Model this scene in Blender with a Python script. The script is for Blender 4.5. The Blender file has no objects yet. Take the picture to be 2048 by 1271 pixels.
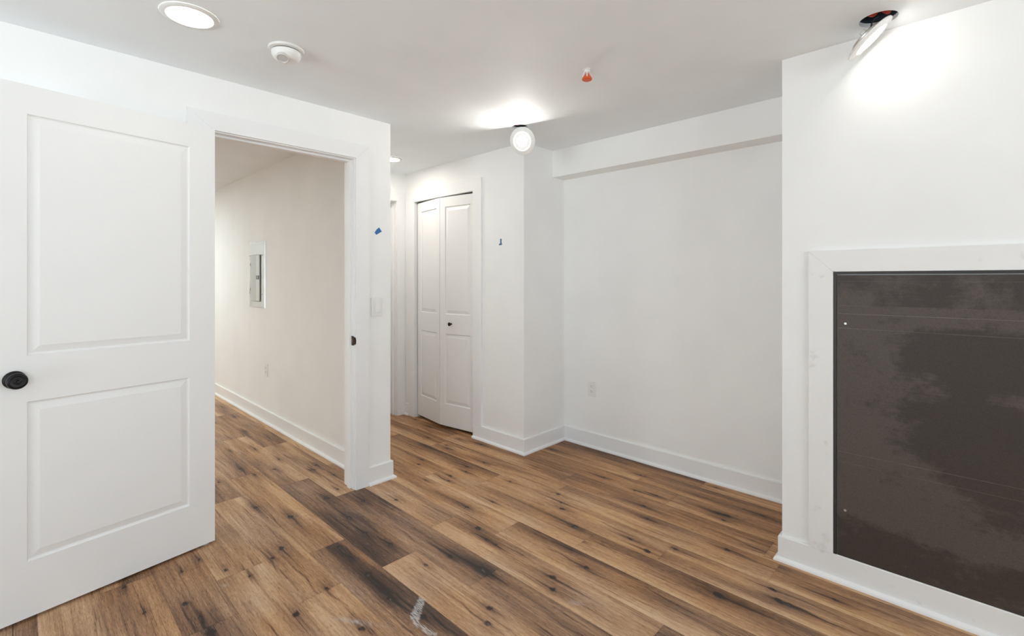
import bpy, bmesh, math, random
import numpy as np
from mathutils import Vector, Matrix

C = bpy.context.scene.collection
SC = bpy.context.scene

# ------------------------------------------------------------------ camera
CAM_H = 1.3025
F_PX, HORIZON, YAW = 961.0, 558.0, math.radians(44.03)
cam_d = bpy.data.cameras.new('camera')
cam = bpy.data.objects.new('camera', cam_d)
C.objects.link(cam)
cam.location = (0, 0, CAM_H)
cam.rotation_euler = (math.pi / 2, 0, YAW - math.pi / 2)
cam_d.sensor_width = 36.0
cam_d.lens = F_PX / 2048 * 36.0
cam_d.shift_y = -(635.5 - HORIZON) / 2048
cam_d.clip_start = 0.02
SC.camera = cam

# ------------------------------------------------------------------ world and exposure
DAY = 6.4
LED = 10.0
world = bpy.data.worlds.new('sky_bright_below')
SC.world = world
world.use_nodes = True
wb = world.node_tree.nodes['Background']
# overcast sky above; brighter lower half added to throw light up at the ceiling
wn = world.node_tree
tcw = wn.nodes.new('ShaderNodeTexCoord')
sxw = wn.nodes.new('ShaderNodeSeparateXYZ')
rw = wn.nodes.new('ShaderNodeValToRGB')
wn.links.new(tcw.outputs['Generated'], sxw.inputs[0])
mw = wn.nodes.new('ShaderNodeMapRange')
mw.inputs['From Min'].default_value = -0.5
mw.inputs['From Max'].default_value = 0.5
wn.links.new(sxw.outputs[2], mw.inputs['Value'])
wn.links.new(mw.outputs[0], rw.inputs[0])
rw.color_ramp.elements[0].position = 0.46
rw.color_ramp.elements[0].color = (0.87, 0.98, 1.04, 1)
rw.color_ramp.elements[1].position = 0.54
rw.color_ramp.elements[1].color = (0.265, 0.325, 0.37, 1)
wn.links.new(rw.outputs[0], wb.inputs[0])
wb.inputs[1].default_value = DAY
SC.view_settings.view_transform = 'Standard'
SC.view_settings.look = 'None'
SC.view_settings.gamma = 1
SC.view_settings.use_curve_mapping = False
SC.view_settings.exposure = 0.18
SC.cycles.diffuse_bounces = 8
SC.cycles.max_bounces = 12
SC.cycles.sample_clamp_indirect = 6.0


def portal(name, loc, rot, sx, sy):
    l = bpy.data.lights.new(name, 'AREA')
    l.shape = 'RECTANGLE'
    l.size, l.size_y = sx, sy
    l.cycles.is_portal = True
    o = bpy.data.objects.new(name, l)
    o.location, o.rotation_euler = loc, rot
    C.objects.link(o)


# added window openings out of view, invented to let daylight in
portal('added_window_light', (-0.9, -4.22, 1.12), (math.pi / 2, 0, 0), 2.6, 2.2)
portal('added_window_light', (-3.02, 1.3, 1.12), (math.pi / 2, 0, -math.pi / 2), 1.8, 2.2)
portal('added_window_light', (2.62, -2.45, 1.12), (math.pi / 2, 0, math.pi / 2), 2.9, 2.2)

# ------------------------------------------------------------------ dimensions
H = 2.32
YA0, YA1 = 2.768, 2.888            # doorway wall
UP, UH = 1.597, 1.714              # partition faces
UC = 2.635                         # closet wall face
VR = 2.424                         # return wall face
UB = 3.12                          # alcove back wall
US, ZS = 2.97, 2.110               # soffit
UF, VF = 2.48, 0.65                # chimney breast
VH = 3.99                          # hall end
U0, V0, V1, U1 = -3.0, -4.2, 7.2, 3.24


# ------------------------------------------------------------------ materials
def mat(name, col, rough=0.5, metal=0.0, spec=0.5):
    m = bpy.data.materials.new(name)
    m.use_nodes = True
    b = m.node_tree.nodes['Principled BSDF']
    b.inputs['Base Color'].default_value = (*col, 1)
    b.inputs['Roughness'].default_value = rough
    b.inputs['Metallic'].default_value = metal
    b.inputs['Specular IOR Level'].default_value = spec
    return m


def noise_paint(name, col, rough, amp=0.02, scale=3.0, bump=0.02, bscale=180.0, spec=0.4):
    m = mat(name, col, rough, 0, spec)
    nt = m.node_tree
    N, L = nt.nodes, nt.links
    b = N['Principled BSDF']
    tc = N.new('ShaderNodeTexCoord')
    n = N.new('ShaderNodeTexNoise')
    n.inputs['Scale'].default_value = scale
    n.inputs['Detail'].default_value = 4
    L.new(tc.outputs['Object'], n.inputs['Vector'])
    r = N.new('ShaderNodeValToRGB')
    r.color_ramp.elements[0].position = 0.3
    r.color_ramp.elements[1].position = 0.7
    r.color_ramp.elements[0].color = (*[c * (1 - amp) for c in col], 1)
    r.color_ramp.elements[1].color = (*[min(1, c * (1 + amp)) for c in col], 1)
    L.new(n.outputs['Fac'], r.inputs['Fac'])
    L.new(r.outputs['Color'], b.inputs['Base Color'])
    n2 = N.new('ShaderNodeTexNoise')
    n2.inputs['Scale'].default_value = bscale
    L.new(tc.outputs['Object'], n2.inputs['Vector'])
    bp = N.new('ShaderNodeBump')
    bp.inputs['Strength'].default_value = bump
    bp.inputs['Distance'].default_value = 0.002
    L.new(n2.outputs['Fac'], bp.inputs['Height'])
    L.new(bp.outputs['Normal'], b.inputs['Normal'])
    return m


def emit(name, col, s):
    m = bpy.data.materials.new(name)
    m.use_nodes = True
    b = m.node_tree.nodes['Principled BSDF']
    b.inputs['Base Color'].default_value = (0.9, 0.9, 0.9, 1)
    b.inputs['Emission Color'].default_value = (*col, 1)
    b.inputs['Emission Strength'].default_value = s
    return m


M_WALL = noise_paint('white_wall_paint', (0.885, 0.885, 0.875), 0.6)
M_CEIL = noise_paint('white_ceiling_paint', (0.88, 0.915, 0.94), 0.7)
M_TRIM = noise_paint('white_trim_paint', (0.86, 0.86, 0.86), 0.38, 0.012, 2.0, 0.008)
M_DOOR = noise_paint('white_door_paint', (0.86, 0.86, 0.855), 0.42, 0.008, 1.5, 0.006)
M_PLAST = mat('white_plastic', (0.82, 0.82, 0.80), 0.35)
M_BLACK = mat('black_metal', (0.012, 0.011, 0.011), 0.32, 0.6)
M_BRONZE = mat('dark_bronze', (0.035, 0.026, 0.02), 0.4, 0.7)
M_DARK = mat('dark_void', (0.015, 0.014, 0.013), 0.8)
M_STEEL = mat('zinc_steel', (0.62, 0.60, 0.56), 0.35, 0.9)
M_GREY = noise_paint('grey_enamel', (0.52, 0.545, 0.52), 0.3, 0.03, 6, 0.01)
M_BLUE = noise_paint('blue_masking_tape', (0.035, 0.16, 0.42), 0.7, 0.12, 90, 0.1)
M_BLUE2 = noise_paint('faded_blue_tape', (0.10, 0.19, 0.36), 0.7, 0.12, 90, 0.1)
M_ORANGE = mat('orange_plastic', (0.72, 0.10, 0.02), 0.4)
M_RED = mat('red_sealant', (0.62, 0.07, 0.03), 0.6)
M_SLATE = mat('slate_blue_box', (0.10, 0.14, 0.20), 0.6)
M_CABLE = mat('black_cable', (0.02, 0.02, 0.022), 0.5)
M_LED = emit('led_lens', (1.0, 0.955, 0.88), LED)
M_LEDC = emit('led_core', (1.0, 0.975, 0.93), LED)
M_LEDH = emit('led_lens_hall', (1.0, 0.94, 0.85), LED * 10)
M_LEDA = emit('led_core_bare', (1.0, 0.965, 0.90), 320.0)
M_LEDB = emit('led_core_side', (1.0, 0.975, 0.92), 15.0)
M_LRIM = emit('led_lens_rim', (1.0, 0.97, 0.92), 0.12)
M_LRING = emit('led_lens_ring', (1.0, 0.97, 0.92), 1.1)
M_LEDP = emit('led_lens_added_next_room', (0.90, 1.0, 1.0), 460.0)
M_DIFF = noise_paint('frosted_plastic', (0.86, 0.86, 0.84), 0.25, 0.05, 120, 0.15, 260)
M_SLOT = mat('slot_shadow', (0.05, 0.045, 0.04), 0.7)


# ------------------------------------------------------------------ mesh helpers
def obj(name, bm, m, parent=None, loc=None, smooth=False):
    me = bpy.data.meshes.new(name)
    bmesh.ops.recalc_face_normals(bm, faces=bm.faces[:])
    if smooth:
        for f in bm.faces:
            f.smooth = True
    bm.to_mesh(me)
    bm.free()
    me.materials.append(m)
    o = bpy.data.objects.new(name, me)
    C.objects.link(o)
    if loc is not None:
        o.location = loc
    if parent is not None:
        o.parent = parent
    if smooth:
        me.set_sharp_from_angle(angle=math.radians(40))
    return o


def tag(o, label, cat, group=None, kind=None):
    o['label'] = label
    o['category'] = cat
    if group:
        o['group'] = group
    if kind:
        o['kind'] = kind
    return o


def struct(o, label, cat):
    return tag(o, label, cat, None, 'structure')


def empty(name, loc, rot=(0, 0, 0)):
    o = bpy.data.objects.new(name, None)
    o.empty_display_size = 0.05
    o.location = loc
    o.rotation_euler = rot
    C.objects.link(o)
    return o


def box(bm, x0, x1, y0, y1, z0, z1, bev=0.0):
    r = bmesh.ops.create_cube(bm, size=1.0)
    vs = r['verts']
    for v in vs:
        v.co = Vector((x0 + (v.co.x + .5) * (x1 - x0), y0 + (v.co.y + .5) * (y1 - y0), z0 + (v.co.z + .5) * (z1 - z0)))
    if bev > 0:
        es = list({e for v in vs for e in v.link_edges})
        bmesh.ops.bevel(bm, geom=es, offset=bev, segments=2, profile=0.6, affect='EDGES')
    return bm


def boxes(*lst, bev=0.0):
    bm = bmesh.new()
    for b in lst:
        box(bm, *b, bev=bev)
    return bm


def lathe(prof, seg=40, bm=None, mtx=None):
    """prof: list of (r, z); spun about z."""
    bm = bm or bmesh.new()
    rings = []
    for r, z in prof:
        if r < 1e-6:
            v = bm.verts.new((0, 0, z))
            rings.append([v])
        else:
            rings.append([bm.verts.new((r * math.cos(2 * math.pi * i / seg), r * math.sin(2 * math.pi * i / seg), z)) for i in range(seg)])
    new = [v for r in rings for v in r]
    for a, b in zip(rings, rings[1:]):
        if len(a) == 1 and len(b) == 1:
            continue
        for i in range(seg):
            j = (i + 1) % seg
            if len(a) == 1:
                bm.faces.new((a[0], b[i], b[j]))
            elif len(b) == 1:
                bm.faces.new((a[i], a[j], b[0]))
            else:
                bm.faces.new((a[i], a[j], b[j], b[i]))
    if mtx is not None:
        for v in new:
            v.co = mtx @ v.co
    return bm


def tube(bm, pts, r, seg=10):
    pts = [Vector(p) for p in pts]
    rings = []
    for i, p in enumerate(pts):
        d = (pts[min(i + 1, len(pts) - 1)] - pts[max(i - 1, 0)]).normalized()
        a = d.orthogonal().normalized() if i == 0 else (prev - d * prev.dot(d)).normalized()
        prev = a
        b = d.cross(a)
        rings.append([bm.verts.new(p + r * (math.cos(t) * a + math.sin(t) * b)) for t in [2 * math.pi * k / seg for k in range(seg)]])
    for a, b in zip(rings, rings[1:]):
        for i in range(seg):
            bm.faces.new((a[i], a[(i + 1) % seg], b[(i + 1) % seg], b[i]))
    bm.faces.new(rings[0])
    bm.faces.new(rings[-1])
    return bm


def sweep(path, prof, i0, i1):
    """Mitred sweep of a profile (offset, z) along a plan path; the room lies to the left of the walk."""
    P = [Vector(p) for p in path]
    nrm = []
    for a, b in zip(P, P[1:]):
        d = (b - a).normalized()
        nrm.append(Vector((-d.y, d.x)))
    off = []
    for i in range(len(P)):
        if i == 0:
            off.append(nrm[0])
        elif i == len(P) - 1:
            off.append(nrm[-1])
        else:
            m = nrm[i - 1] + nrm[i]
            off.append(m / (1 + nrm[i - 1].dot(nrm[i])))
    bm = bmesh.new()
    rings = []
    for i in range(i0, i1 + 1):
        rings.append([bm.verts.new((P[i].x + off[i].x * o, P[i].y + off[i].y * o, z)) for o, z in prof])
    n = len(prof)
    for a, b in zip(rings, rings[1:]):
        for k in range(n):
            bm.faces.new((a[k], a[(k + 1) % n], b[(k + 1) % n], b[k]))
    bm.faces.new(rings[0])
    bm.faces.new(rings[-1])
    return bm


def panel_leaf(w, h, t, panels, ins=((0, 0), (0.004, 0.007), (0.009, 0.0085), (0.036, 0.0015))):
    """Moulded door leaf: x 0..w, z 0..h, front face at y = 0 looking to +y, back at -t."""
    bm = bmesh.new()
    xs = sorted({0, w, *[p[0] for p in panels], *[p[1] for p in panels]})
    zs = sorted({0, h, *[p[2] for p in panels], *[p[3] for p in panels]})
    for side in (0, 1):
        def V(x, z, d):
            return bm.verts.new((x, -d if side == 0 else -t + d, z))
        for x0, x1 in zip(xs, xs[1:]):
            for z0, z1 in zip(zs, zs[1:]):
                if any(abs(p[0] - x0) < 1e-6 and abs(p[1] - x1) < 1e-6 and abs(p[2] - z0) < 1e-6 and abs(p[3] - z1) < 1e-6 for p in panels):
                    rings = []
                    for i, d in ins:
                        rings.append([V(x0 + i, z0 + i, d), V(x1 - i, z0 + i, d), V(x1 - i, z1 - i, d), V(x0 + i, z1 - i, d)])
                    for a, b in zip(rings, rings[1:]):
                        for k in range(4):
                            bm.faces.new((a[k], a[(k + 1) % 4], b[(k + 1) % 4], b[k]))
                    bm.faces.new(rings[-1])
                else:
                    bm.faces.new((V(x0, z0, 0), V(x1, z0, 0), V(x1, z1, 0), V(x0, z1, 0)))
    for a, b in zip(xs, xs[1:]):
        for z in (0, h):
            bm.faces.new([bm.verts.new(c) for c in ((a, 0, z), (b, 0, z), (b, -t, z), (a, -t, z))])
    for a, b in zip(zs, zs[1:]):
        for x in (0, w):
            bm.faces.new([bm.verts.new(c) for c in ((x, 0, a), (x, 0, b), (x, -t, b), (x, -t, a))])
    bmesh.ops.remove_doubles(bm, verts=bm.verts[:], dist=1e-5)
    return bm


# ------------------------------------------------------------------ walls
T = 0.12
JW = 0.018                                   # jamb board
OL, OR, OT = 0.699, 1.458, 2.045             # clear doorway opening
w = obj('wall_left', boxes(
    (U0, OL - JW, YA0, YA1, 0, H), (OR + JW, UH, YA0, YA1, 0, H), (OL - JW, OR + JW, YA0, YA1, OT + JW, H)), M_WALL)
struct(w, 'white painted wall around the open doorway', 'wall')
w = obj('wall_partition', boxes((UP, UH, YA1, V1, 0, H)), M_WALL)
struct(w, 'white wall seen through the doorway, holding the grey breaker panel', 'wall')
# closet wall with its bifold opening
KB, KT, KZ = 2.984, 3.818, 2.03              # clear closet opening
w = obj('wall_closet', boxes(
    (UC, UC + T, VR, KB - JW, 0, H), (UC, UC + T, KT + JW, VH, 0, H), (UC, UC + T, KB - JW, KT + JW, KZ + JW, H),
    (UC + T, UB, VR, VR + 0.10, 0, H)), M_WALL)
struct(w, 'white wall around the closet bifold door and its corner beside the alcove', 'wall')
# hall end with its door opening
HL, HR, HZ = 1.80, 2.532, 2.043
w = obj('wall_end', boxes(
    (UH, HL - JW, VH, VH + T, 0, H), (HR + JW, UB, VH, VH + T, 0, H), (HL - JW, HR + JW, VH, VH + T, HZ + JW, H)), M_WALL)
struct(w, 'white wall closing the short hall behind the closet', 'wall')
w = obj('wall_alcove', boxes((UB, UB + T, -.8, V1, 0, H)), M_WALL)
struct(w, 'white back wall of the alcove under the boxed soffit', 'wall')
w = obj('trim_soffit', boxes((US, UB, VF, VR, ZS, H)), M_WALL)
struct(w, 'white boxed soffit along the top of the alcove wall', 'soffit')


def holed(nu0, nu1, z0, z1, t0, t1, a0, a1, b0, b1):
    """Four strips around an added window opening."""
    return [(nu0, nu1, t0, t1, z0, b0), (nu0, nu1, t0, t1, b1, z1), (nu0, a0, t0, t1, b0, b1), (a1, nu1, t0, t1, b0, b1)]


w = obj('wall_right', boxes((UF, UB, -.8, VF, 0, H), *[(b[2], b[3], b[0], b[1], b[4], b[5]) for b in holed(V0, -.8, 0, H, UF, UF + T, -3.9, -1.0, 0.06, 2.2)]), M_WALL)  # rear stretch holds an added window opening, out of view
struct(w, 'white projecting wall on the right around the dark panel', 'wall')
w = obj('wall_back', boxes(*holed(U0 - T, UF, 0, H, V0 - T, V0, -2.2, 0.4, 0.06, 2.2)), M_WALL)
struct(w, 'white wall with an added wide window behind the viewer', 'wall')
w = obj('wall_side', boxes(*[(b[2], b[3], b[0], b[1], b[4], b[5]) for b in holed(V0, YA0, 0, H, U0 - T, U0, 0.4, 2.2, 0.06, 2.2)]), M_WALL)
struct(w, 'white wall with an added wide window on the far left', 'wall')
w = obj('wall_outer', boxes((U0 - T, U0, YA0, V1, 0, H), (U0 - T, UB + T, V1, V1 + T, 0, H)), M_WALL)
struct(w, 'white far walls of the next room', 'wall')


def added_window_frame(name, horiz, a0, a1, t, label):  # frames for the added, unseen windows
    s = [(a0, a1, 0.06, 0.12), (a0, a1, 2.14, 2.2)]
    k = 3
    for i in range(k + 1):
        c = a0 + (a1 - a0) * i / k
        c0 = min(max(c - 0.03, a0), a1 - 0.06)
        s.append((c0, c0 + 0.06, 0.12, 2.14))
    bl = [(x0, x1, t - 0.09, t - 0.03, z0, z1) for x0, x1, z0, z1 in s]
    if not horiz:
        bl = [(b[2], b[3], b[0], b[1], b[4], b[5]) for b in bl]
    struct(obj(name, boxes(*bl), M_TRIM), label, 'window')


added_window_frame('added_window_1', True, -2.2, 0.4, V0, 'added white three-light window frame behind the viewer')
added_window_frame('added_window_2', False, 0.4, 2.2, U0, 'added white three-light window frame on the far left wall')
added_window_frame('added_window_3', False, -3.9, -1.0, UF + T, 'added white three-light window frame on the right wall behind the viewer')

# ------------------------------------------------------------------ ceiling, with the cut-outs for the lamps
HOLE_A = (2.347, 2.196, 0.052)
HOLE_B = (2.349, 0.276, 0.062)
slab = bmesh.new()
box(slab, U0 - T, UB + T, V0 - T, V1 + T, H, H + 0.016)
ceil = obj('ceiling', slab, M_CEIL)
struct(ceil, 'smooth white ceiling with recessed lamp cut-outs', 'ceiling')
cut = bmesh.new()
for x, y, r in (HOLE_A, HOLE_B):
    lathe([(0, H - 0.05), (r, H - 0.05), (r, H + 0.05), (0, H + 0.05)], 48, cut, Matrix.Translation((x, y, 0)))
cutter = obj('cutter', cut, M_DARK)
md = ceil.modifiers.new('cut', 'BOOLEAN')
md.object = cutter
md.operation = 'DIFFERENCE'
md.solver = 'EXACT'
dg = bpy.context.evaluated_depsgraph_get()
me = bpy.data.meshes.new_from_object(ceil.evaluated_get(dg))
ceil.modifiers.clear()
ceil.data = me
if not ceil.data.materials:
    ceil.data.materials.append(M_CEIL)
bpy.data.objects.remove(cutter)
# joist space above the plasterboard
js = obj('ceiling_deck', boxes((U0 - T, UB + T, V0 - T, V1 + T, H + 0.16, H + 0.2),
                               (U0 - T, UB + T, V0 - T - .02, V0 - T, H, H + 0.2), (U0 - T, UB + T, V1 + T, V1 + T + .02, H, H + 0.2),
                               (U0 - T - .02, U0 - T, V0 - T, V1 + T, H, H + 0.2), (UB + T, UB + T + .02, V0 - T, V1 + T, H, H + 0.2)), M_DARK)
struct(js, 'dark joist space above the ceiling cut-outs', 'ceiling')

# ------------------------------------------------------------------ floor of plank boards
rng = np.random.RandomState(7)


def vnoise(x, y, seed):
    xi, yi = np.floor(x).astype(np.int64), np.floor(y).astype(np.int64)
    fx, fy = x - xi, y - yi
    fx, fy = fx * fx * (3 - 2 * fx), fy * fy * (3 - 2 * fy)

    def hsh(a, b):
        n = (a * 374761393 + b * 668265263 + seed * 974711) & 0x7fffffff
        n = ((n ^ (n >> 13)) * 1274126177) & 0x7fffffff
        n = n ^ (n >> 16)
        return (n & 0xffff) / 65535.0
    a, b, c, d = hsh(xi, yi), hsh(xi + 1, yi), hsh(xi, yi + 1), hsh(xi + 1, yi + 1)
    return (a + (b - a) * fx) * (1 - fy) + (c + (d - c) * fx) * fy


KNOTS = [(1.327, 3.631, 1), (1.467, 3.33, 1), (1.401, 3.272, 1), (1.078, 3.639, 1.2), (1.111, 3.46, 1), (1.135, 4.081, 0.7), (0.911, 3.497, 1), (0.954, 2.957, 1.3), (1.05, 2.706, 1.6), (1.289, 2.78, 1.5), (1.27, 2.466, 1.5), (1.249, 2.258, 1.2), (1.282, 2.069, 1.2), (1.565, 2.463, 1.3), (1.424, 2.594, 1.3), (1.796, 2.097, 1), (1.684, 1.873, 1.6), (1.64, 1.762, 0.8), (1.638, 1.7, 0.8), (1.423, 1.78, 1.1), (1.456, 1.58, 1.3), (1.303, 1.804, 1), (0.896, 2.421, 1.4), (0.838, 2.366, 1), (0.656, 2.419, 0.9), (0.716, 2.293, 0.8), (0.761, 1.906, 1.6), (0.913, 1.968, 0.9), (1.099, 2.226, 1.3), (1.089, 2.107, 1), (1.084, 1.93, 1.7), (1.072, 1.788, 1.3), (1.064, 1.717, 1.3), (1.097, 1.535, 1.2), (1.307, 1.385, 1.2), (1.246, 1.329, 1.4), (0.502, 2.031, 1.7), (1.944, 2.032, 0.8), (1.948, 2.454, 1), (1.851, 2.572, 0.8), (2.005, 2.508, 1.2), (2.182, 2.547, 1.3), (2.122, 2.485, 1), (1.976, 2.825, 1.3), (2.042, 2.877, 0.8), (2.357, 2.99, 1), (2.315, 2.937, 1), (2.233, 3.092, 1.3), (2.317, 2.516, 1), (1.392, 2.852, 0.9), (0.899, 1.65, 1.2), (2.289, 1.826, 1.3), (2.217, 1.744, 0.9), (2.157, 1.691, 1.2), (2.051, 1.52, 1.6), (2.106, 1.134, 1.5), (2.215, 1.045, 1), (2.385, 0.866, 1.2), (2.512, 1.374, 1), (2.389, 1.287, 0.9), (2.218, 2.164, 0.9), (1.795, 1.27, 1), (1.634, 1.336, 1.6), (1.571, 1.28, 1.2), (1.86, 1.408, 0.8), (2.146, 1.251, 0.8), (2.017, 0.766, 2), (2.212, 0.617, 1.3), (2.727, 0.99, 1.6), (2.864, 0.849, 1), (2.658, 1.516, 0.9), (2.687, 1.382, 0.7), (2.692, 1.76, 0.8), (2.855, 2.343, 1), (2.894, 1.608, 0.8), (3.049, 1.173, 0.8), (1.459, 1.595, 1.2), (2.151, 0.576, 1.5), (0.322, 2.592, 0.9), (0.516, 2.549, 0.9), (0.475, 2.286, 1.1), (0.595, 2.596, 0.7), (0.35, 2.339, 0.7), (0.498, 2.147, 1.1)]
STRIP0, SW, PL = 0.607, 0.1825, 1.213
ENDS = {-1: 2.07, 0: 2.36, 1: 1.96, 2: 2.278, 3: 1.933, 4: 1.547, 5: 0.848, 6: 1.768, 7: 1.407, 8: 1.07, 9: 1.86, 10: 0.72, 11: 1.296, 12: 1.584, 13: 1.25, -2: 1.4}
# tone of the boards that can be told apart: (strip, k) with k counting boards from the joint in ENDS, away from the viewer
TONE = {(-1, -1): (.42, .25), (-1, 0): (.40, .45), (0, -1): (.56, .45), (0, 0): (.56, .5), (1, -1): (.58, .5), (1, 0): (.56, .5),
        (2, -1): (.31, .28), (2, 0): (.52, .62), (2, 1): (.46, .45), (3, -1): (.62, .42), (3, 0): (.30, .20), (3, 1): (.50, .45),
        (4, -1): (.34, .22), (4, 0): (.31, .20), (4, 1): (.52, .5), (4, 2): (.32, .5), (5, 0): (.57, .40), (5, 1): (.50, .42), (5, -1): (.36, .3),
        (6, -1): (.50, .45), (6, 0): (.54, .45), (7, -1): (.50, .45), (7, 0): (.55, .5), (8, -1): (.52, .45), (8, 0): (.53, .55),
        (9, -1): (.50, .6), (9, 0): (.48, .6), (10, 0): (.46, .6), (10, 1): (.46, .6), (11, -1): (.50, .75), (11, 0): (.38, .7),
        (12, -1): (.40, .75), (12, 0): (.46, .75), (13, -1): (.46, .75), (13, 0): (.33, .7)}
CO, FA, AT, SD = [], [], [], []
base_i = 0
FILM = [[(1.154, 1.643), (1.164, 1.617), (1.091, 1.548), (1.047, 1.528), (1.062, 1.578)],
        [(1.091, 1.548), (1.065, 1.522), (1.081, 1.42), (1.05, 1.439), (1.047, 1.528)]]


def inpoly(x, y, poly):
    r = np.zeros(x.shape, bool)
    j = len(poly) - 1
    for i in range(len(poly)):
        xi, yi = poly[i]
        xj, yj = poly[j]
        c = ((yi > y) != (yj > y)) & (x < (xj - xi) * (y - yi) / (yj - yi + 1e-12) + xi)
        r ^= c
        j = i
    return r


for s in range(-20, 15):
    ua = STRIP0 + SW * s
    ub = ua + SW
    if ub < U0 - .1 or ua > U1:
        continue
    e0 = ENDS.get(s, rng.uniform(0.4, 1.6))
    for k in range(-6, 6):
        va, vb = e0 + k * PL, e0 + (k + 1) * PL
        if vb < V0 - .1 or va > V1 + .1:
            continue
        fine = ub > 0.1 and vb > 0.3 and va < 5.2
        nu, nv = (36, 110) if fine else (6, 20)
        x = np.linspace(ua, ub, nu + 1)
        y = np.linspace(va, vb, nv + 1)
        X, Y = np.meshgrid(x, y)
        seed = (s + 50) * 31 + k + 20
        tone, warm = TONE.get((s, k), (rng.uniform(.44, .57), rng.uniform(.5, .7) if s >= 5 else rng.uniform(.35, .6)))
        ox, oy = rng.uniform(0, 50, 2)
        wob = (vnoise(X * 0 + ox, Y * 2.2 + oy, seed) - .5) * 0.05
        cloud = vnoise((X + wob) * 13 + ox, Y * 1.5 + oy, seed + 1) - .5
        cloud2 = vnoise((X + wob) * 30 + ox, Y * 4.5 + oy, seed + 2) - .5
        streak = vnoise((X + wob) * 85 + ox, Y * 2.2 + oy, seed + 3) - .5
        spot = vnoise(X * 9 + ox, Y * 5 + oy, seed + 4)
        t = tone + 0.08 + 0.27 * cloud + 0.15 * cloud2 + 0.12 * streak
        wm = warm + .12 + (.12 if s >= 6 else 0) + 0.55 * (spot - .5)
        t = t + (rng.uniform(-.30, -.10) if s >= 5 else rng.uniform(-.16, .16)) * ((X - ua) / SW - .5)
        K = np.zeros_like(X)
        glints = []
        kn = [q for q in KNOTS if ua - .02 < q[0] < ub + .02 and va - .1 < q[1] < vb + .1]
        if not (0.3 < (ua + ub) / 2 and va > 0.3 and vb < 3.9) or not kn:
            kn = kn + [(rng.uniform(ua + .02, ub - .02), rng.uniform(va, vb), rng.uniform(.6, 1.3)) for _ in range(2)]
        for (ku, kv, ks) in kn:
            ang = rng.uniform(-.7, .7)
            dx, dy = X - ku, Y - kv
            rx, ry = dx * math.cos(ang) - dy * math.sin(ang), dx * math.sin(ang) + dy * math.cos(ang)
            jag = 0.35 + 0.9 * vnoise(X * 190, Y * 150, seed + 7)
            core = np.exp(-((rx / (.0080 * ks)) ** 2 + (ry / (.0115 * ks)) ** 2) / jag)
            halo = np.exp(-((dx / (.022 * ks)) ** 2 + (dy / (.06 * ks)) ** 2))
            far = np.exp(-((dx / (.035 * ks)) ** 2 + (dy / (.16 * ks)) ** 2))
            L = rng.uniform(.05, .14) * ks
            cr = np.exp(-((dx - (vnoise(Y * 12, Y * 0 + ku * 90, seed + 5) - .5) * .016) / .0035) ** 2) * np.exp(-((dy - L * rng.choice([-.5, .5, .7])) / L) ** 2)
            K = np.maximum(K, np.clip(core * 2.2 - .35, 0, 1))
            glint = np.exp(-(((dx + .002) / (.0022 * ks)) ** 2 + ((dy + .003) / (.003 * ks)) ** 2))  # highlight in the knot, painted pale into the colour
            glints.append((glint, ks > .95))
            K = np.maximum(K, cr * rng.uniform(.25, .75))
            t = t - 0.13 * halo - 0.05 * far
        # long thin checks in the grain
        for _ in range(5 if fine else 0):
            cu, cv, L = rng.uniform(ua, ub), rng.uniform(va, vb), rng.uniform(.05, .16)
            cr = np.exp(-((X - cu - (vnoise(Y * 9, Y * 0 + cu * 70, seed + 6) - .5) * .02) / .003) ** 2) * np.exp(-((Y - cv) / L) ** 2)
            K = np.maximum(K, cr * rng.uniform(.3, .7))
        # eased board edges
        ed = np.minimum(np.minimum(X - ua, ub - X) / .004, np.minimum(Y - va, vb - Y) / .008)
        t = t - 0.05 * np.clip(1 - ed, 0, 1)
        film_glint = np.zeros_like(X)
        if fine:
            for gl, big in glints:
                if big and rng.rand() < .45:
                    film_glint = np.maximum(film_glint, gl * .35)
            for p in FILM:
                film_glint = np.maximum(film_glint, inpoly(X, Y, p) * 0.75)
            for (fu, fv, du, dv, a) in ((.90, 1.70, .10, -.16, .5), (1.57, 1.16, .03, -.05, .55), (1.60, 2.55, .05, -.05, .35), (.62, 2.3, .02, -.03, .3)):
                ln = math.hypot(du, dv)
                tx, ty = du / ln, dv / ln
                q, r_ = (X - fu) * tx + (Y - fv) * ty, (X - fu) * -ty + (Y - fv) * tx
                film_glint = np.maximum(film_glint, a * np.exp(-(q / (ln * .5)) ** 2 - (r_ / .012) ** 2) * (0.5 + vnoise(X * 60, Y * 60, 5)))
        n = (nu + 1) * (nv + 1)
        CO.append(np.stack([X, Y, np.zeros_like(X)], -1).reshape(-1, 3))
        AT.append(np.stack([np.clip(t, 0, 1), np.clip(wm, 0, 1), np.clip(K, 0, 1), np.clip(film_glint, 0, 1)], -1).reshape(-1, 4))
        SD.append(np.full(n, rng.uniform(0, 40)))
        ii = (np.arange(nv)[:, None] * (nu + 1) + np.arange(nu)[None, :]).reshape(-1) + base_i
        FA.append(np.stack([ii, ii + 1, ii + nu + 2, ii + nu + 1], -1))
        base_i += n
CO, FA, AT, SD = np.concatenate(CO), np.concatenate(FA), np.concatenate(AT), np.concatenate(SD)
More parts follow.
